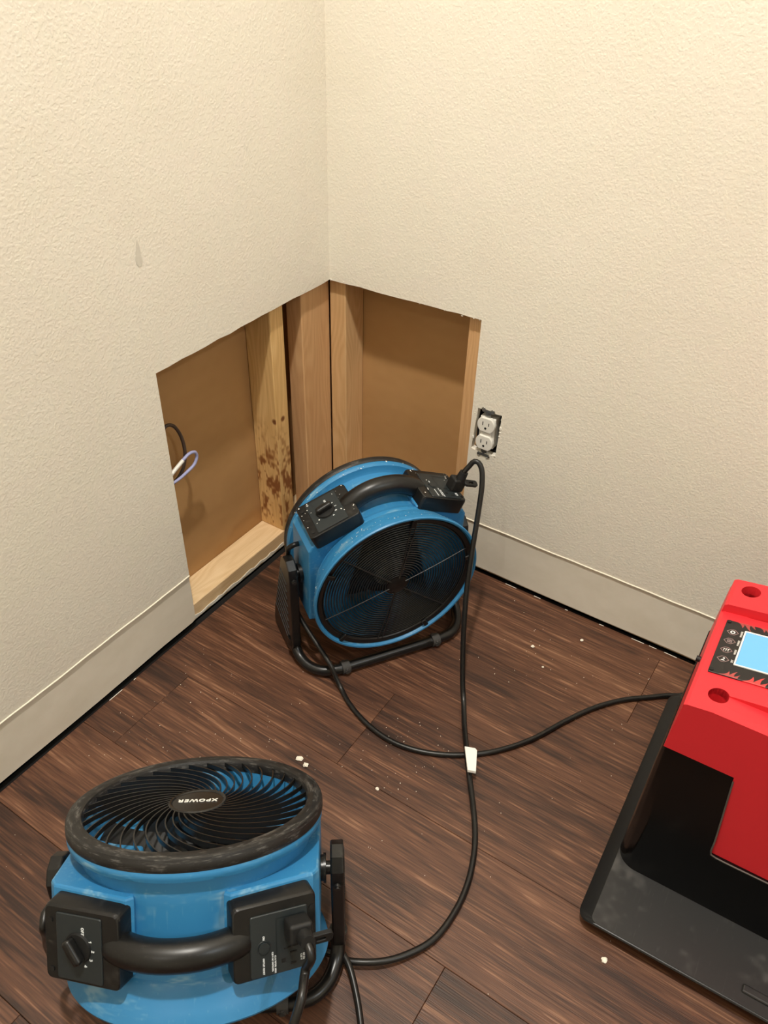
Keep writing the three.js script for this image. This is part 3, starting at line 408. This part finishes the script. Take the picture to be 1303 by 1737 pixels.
// ------------------------------------------------------------------ red dehumidifier on its black tray
{
  const g = group('dehumidifier', 'red and black dehumidifier with flame-print control panel at the right edge', 'dehumidifier');
  g.position.set(0.8625, 0, 0.4760); g.rotation.y = 2 * R;
  const rrect = (x0, x1, z0, z1, r, y, n = 6) => { const o = []; for (const [cx, cz, a0] of [[x1 - r, z1 - r, 0], [x0 + r, z1 - r, 90], [x0 + r, z0 + r, 180], [x1 - r, z0 + r, 270]]) for (let i = 0; i <= n; i++) { const a = (a0 + 90 * i / n) * R; o.push([cx + r * Math.cos(a), y, cz + r * Math.sin(a)]); } return o.reverse(); };
  const TR = [-0.0185, 0.62, -0.372, 0.110];
  const tr = (l, o, y, r, yl = y) => rrect(TR[0] + l, TR[1] - o, TR[2] + o, TR[3] - o, r, y).map(([x, yy, z]) => [x, lerp(yl, yy, sstep(TR[0], TR[0] + 0.024, x)), z]);
  const tray = mesh('base_tray', loft([tr(0.022, 0.022, 0.003, 0.012), tr(0.008, 0.008, 0.012, 0.020, 0.008), tr(0.001, 0.001, 0.0262, 0.022, 0.0160), tr(0.0, 0.0, 0.0285, 0.022, 0.0185), tr(0.002, 0.0012, 0.0300, 0.021, 0.0205), tr(0.0185, 0.0035, 0.0304, 0.010, 0.0302)], 0.5), M.trayEdge, g);
  { const w = TR[1] - TR[0] - 0.022, d = TR[3] - TR[2] - 0.006, q = extr(roundRect(w, d, 0.009), 0.0006, 0.0003, 1, 5); q.rotateX(-Math.PI / 2); q.translate(TR[0] + 0.019 + w / 2, 0.0301, (TR[2] + TR[3]) / 2); mesh('tray_top', q, M.tray, tray); }
  mesh('tray_ridge', rbox(0.40, 0.006, 0.012, 0.0028).translate(0.40, 0.032, 0.086), M.tray, tray);
  const ev = new Evaluator(); ev.useGroups = false; ev.attributes = ['position', 'normal'];
  const br = (geo) => { const q = geo.index ? geo.toNonIndexed() : geo.clone(); const b = new Brush(mergeVertices(q)); b.updateMatrixWorld(); return b; };
  const cut = (a, ...bs) => { let r = br(a); for (const b of bs) r = ev.evaluate(r, br(b), SUBTRACTION); const out = r.geometry; out.clearGroups(); return out; };
  const xy = (pts, z0, z1) => { const e = extr(poly(pts), z1 - z0); e.translate(0, 0, z0); return e; };
  // glossy black skirt, notched for the red front panel
  const skirt = loft([rrect(0.000, 0.60, -0.246, 0.004, 0.030, 0.0308, 10), rrect(0.002, 0.60, -0.246, 0.0045, 0.026, 0.15, 10), rrect(0.006, 0.60, -0.246, 0.0, 0.012, 0.3050, 10)]);
  mesh('black_skirt', cut(skirt, xy([[0.1086, 0.1480], [0.90, 0.1480], [0.90, 0.40], [0.0861, 0.40]], -0.14, 0.05)), M.gloss, g);
  const SL = Math.tan(9 * R), dy = (x) => 0.392 + Math.max(0, Math.min(x, 0.28) - 0.016) * SL;
  // red hood: level front strip, deck rising to the right, raised rear ledge
  const hood = merge([xy([[0.0075, 0.3055], [0.0120, 0.3900], [0.0160, 0.3921], [0.0445, dy(0.0445)], [0.60, dy(0.0445)], [0.60, 0.3055]], -0.246, 0.0005)]);
  const inset = xy([[0.1085, 0.1485], [0.0945, 0.3056], [0.60, 0.3056], [0.60, 0.1485]], -0.13, 0.0005);
  const deck = xy([[0.0120, 0.385], [0.0130, 0.3905], [0.0160, 0.3921], [0.28, dy(0.28)], [0.60, dy(0.28)], [0.60, 0.385]], -0.186, -0.034);
  const ledge = xy([[0.0120, 0.385], [0.0135, 0.4030], [0.0180, 0.4060], [0.08, 0.406 + 0.064 * SL], [0.28, dy(0.28) + 0.016], [0.60, dy(0.28) + 0.016], [0.60, 0.385]], -0.246, -0.187);
  const hole = (x, z, y) => cyl(0.0125, 0.0118, 0.09, 28).translate(x, y, z);
  const hb = [hole(0.0445, -0.030, 0.405), hole(0.0385, -0.2250, 0.405)];
  const body = mesh('red_hood', [cut(hood, ...hb), cut(deck, hb[0]), cut(ledge, hb[1])].map((q) => toCreasedNormals(q, 0.3)), M.red, g);
  mesh('front_panel', inset, M.red, g);
  mesh('notch_lip', tube([[0.0955, 0.3000, 0.0008], [0.1000, 0.2500, 0.0022], [0.1062, 0.1800, 0.0042], [0.1085, 0.1500, 0.0046], [0.1110, 0.1482, 0.0046], [0.2, 0.1482, 0.0046], [0.595, 0.1482, 0.0046]], 0.0012, 80, 6), M.lip, g);
  // control panel, printed film on the tilted deck
  const PW = 0.20, PD = 0.106, cv = document.createElement('canvas'); cv.width = 1024; cv.height = Math.round(1024 * PD / PW); const c = cv.getContext('2d'), k = 1024 / PW;
  c.fillStyle = '#1e1b1a'; c.fillRect(0, 0, cv.width, cv.height);
  const flame = (x, y, s, flip, col) => { c.save(); c.translate(x, y); c.scale(s, flip ? -s : s); c.fillStyle = col; c.beginPath(); c.moveTo(-40, 4); c.bezierCurveTo(-10, -2, 0, -14, 4, -34); c.bezierCurveTo(10, -22, 10, -12, 8, -6); c.bezierCurveTo(18, -16, 26, -34, 44, -44); c.bezierCurveTo(34, -30, 30, -18, 34, -4); c.bezierCurveTo(42, -8, 50, -18, 60, -24); c.bezierCurveTo(52, -12, 50, -4, 52, 4); c.closePath(); c.fill(); c.restore(); };
  flame(100, 2, 1.5, true, '#a2423f'); flame(235, 2, 1.2, true, '#a2423f'); flame(420, 2, 1.4, true, '#a2423f'); flame(600, 2, 1.3, true, '#a2423f'); flame(800, 2, 1.5, true, '#a2423f');
  const H = cv.height; flame(115, H - 8, 1.25, false, '#b04a46'); flame(255, H - 2, 1.7, false, '#d2403f'); flame(430, H - 2, 1.4, false, '#d2403f'); flame(620, H - 2, 1.6, false, '#d2403f'); flame(830, H - 2, 1.5, false, '#d2403f');
  const icons = ['POWER', 'PURGE', 'MODE', 'SET'];
  icons.forEach((w, i) => {
    const y = (0.0230 + i * 0.0182) * k, x = 0.0118 * k; c.strokeStyle = '#a08280'; c.lineWidth = 3.5; c.beginPath(); c.moveTo(x - 36, y); c.lineTo(x - 12, y - 25); c.lineTo(x + 12, y - 25); c.lineTo(x + 36, y); c.lineTo(x + 12, y + 25); c.lineTo(x - 12, y + 25); c.closePath(); c.stroke();
    c.fillStyle = c.strokeStyle = i === 1 ? '#a08a88' : '#efe6e2';
    if (i === 0) { c.lineWidth = 8; c.beginPath(); c.arc(x, y, 12, 0, 7); c.stroke(); } else if (i === 1) { c.lineWidth = 4; c.strokeRect(x - 13, y - 11, 26, 22); c.beginPath(); c.arc(x, y, 6, 0, 7); c.stroke(); } else if (i === 2) { c.lineWidth = 4; for (const d of [-13, 0, 13]) { c.beginPath(); c.moveTo(x + d, y + 13); c.lineTo(x + d - 3, y); c.lineTo(x + d + 3, y - 12); c.stroke(); c.beginPath(); c.moveTo(x + d - 5, y - 9); c.lineTo(x + d + 6, y - 11); c.stroke(); } } else { c.beginPath(); c.arc(x + 4, y - 9, 6.5, 0, 7); c.fill(); c.beginPath(); c.moveTo(x - 14, y + 14); c.quadraticCurveTo(x, y - 8, x + 14, y + 14); c.fill(); }
    c.save(); c.translate(x + 56, y); c.rotate(-Math.PI / 2); c.fillStyle = '#efeae2'; c.font = 'bold 17px sans-serif'; c.textAlign = 'center'; c.textBaseline = 'middle'; c.fillText(w, 0, 0); c.restore();
  });
  const tex = new THREE.CanvasTexture(cv); tex.colorSpace = THREE.SRGBColorSpace;
  const pg = rbox(PW, PD, 0.002, 0.0009, 1); { const p = pg.attributes.position, uv = pg.attributes.uv; for (let i = 0; i < p.count; i++) uv.setXY(i, p.getX(i) / PW + 0.5, p.getY(i) / PD + 0.5); }
  pg.rotateX(-Math.PI / 2); pg.rotateZ(9 * R);
  const px = 0.0235, onDeck = (x, z, up = 0) => [x - Math.sin(9 * R) * up, dy(x) + Math.cos(9 * R) * up, z];
  const panel = mesh('control_panel', pg, std({ map: tex, roughness: 0.35 }), g); const PC = [px + PW / 2 * Math.cos(9 * R), -0.117]; panel.position.set(...onDeck(PC[0], PC[1], 0.0012));
  const lx0 = 0.0495 - px, LW = 0.075, LD = 0.068;
  const bez = (() => { const s = roundRect(LW, LD, 0.001); s.holes.push(roundRect(LW - 0.003, LD - 0.0026, 0.0006, new THREE.Path())); return extr(s, 0.0012, 0.0003, 1); })();
  const place = (q, up) => { q.rotateX(-Math.PI / 2); q.translate((lx0 + LW / 2 - PW / 2) / Math.cos(9 * R), up, -0.0035); q.rotateZ(9 * R); return q; };
  mesh('screen_bezel', place(bez, 0.001), M.white, panel);
  mesh('screen', place(new THREE.PlaneGeometry(LW - 0.004, LD - 0.003), 0.0013), std({ color: 0x223344, roughness: 0.2, emissive: new THREE.Color().setRGB(0.19, 0.52, 0.95), emissiveIntensity: 0.2 }), panel);
  for (const z of [-0.049, 0.048]) { const s = cyl(0.0028, 0.0028, 0.0016, 16); s.translate(-PW / 2 + 0.0035, 0.0012, z); s.rotateZ(9 * R); mesh('screw', s, M.dark, panel); }
  mesh('side_screw', cyl(0.004, 0.004, 0.006, 14).rotateZ(Math.PI / 2).translate(0.008, 0.36, -0.115), M.dark, g);
}

// ------------------------------------------------------------------ crumbs on the floor
const chipSpots = [[0.3581, 0.5869, 0.0042, 'white plaster crumb on the floor behind the front fan, long one'], [0.3747, 0.5908, 0.0046, 'white plaster crumb on the floor behind the front fan, round one'], [0.4972, 0.5611, 0.0030, 'small plaster crumb on the floor left of the taped cord'], [0.5724, 0.1331, 0.0036, 'plaster crumb on the floor near the right wall, the one closer to the far fan'], [0.9027, 0.6080, 0.0042, 'round white plaster crumb on the floor in front of the black tray'], [0.6441, 0.0630, 0.0032, 'plaster crumb on the floor close under the right wall'], [0.6099, 0.1689, 0.0022, 'tiny plaster crumb between the far fan and the red machine']];
for (const [x, z, s, label] of chipSpots) {
  const g = new THREE.IcosahedronGeometry(s, 1), p = g.attributes.position, d = {}; for (let i = 0; i < p.count; i++) { const k = [p.getX(i), p.getY(i), p.getZ(i)].map((v) => v.toFixed(5)).join(); d[k] ??= rr(0.7, 1.2); p.setXYZ(i, p.getX(i) * d[k] * (label.includes('long') ? 1.5 : 1), p.getY(i) * d[k] * 0.6, p.getZ(i) * d[k]); }
  g.computeVertexNormals(); g.computeBoundingBox(); g.translate(0, -g.boundingBox.min.y, 0); const m = tag(mesh('plaster_crumb', g, M.chip), label, 'crumb', 'plaster crumbs on the floor'); m.position.set(x, 0, z); m.rotation.y = rr(0, 3);
}
{ const o = []; const add = (x, z, s) => { const g = new THREE.TetrahedronGeometry(s, 0); g.scale(1, 0.6, 1); g.rotateY(rr(0, 3)); g.translate(x, s * 0.3, z); o.push(g); };
  for (let i = 0; i < 46; i++) add(rr(0.42, 0.56), rr(0.40, 0.56), rr(0.0004, 0.0012));
  for (let i = 0; i < 60; i++) add(rr(0.03, 0.30), rr(0.50, 0.78), rr(0.0004, 0.0012));
  for (let i = 0; i < 46; i++) add(rr(0.46, 0.80), rr(0.02, 0.26), rr(0.0004, 0.0013));
  for (let i = 0; i < 90; i++) add(rr(0.05, 0.95), rr(0.3, 1.0), rr(0.0003, 0.0009));
  const m = tag(mesh('plaster_dust', o, M.chip), 'fine white plaster specks scattered over the planks', 'dust'); m.userData.kind = 'stuff'; }
scene.traverse((o) => { if (o.isRectAreaLight) o.castShadow = true; });
renderer.render(scene, camera);
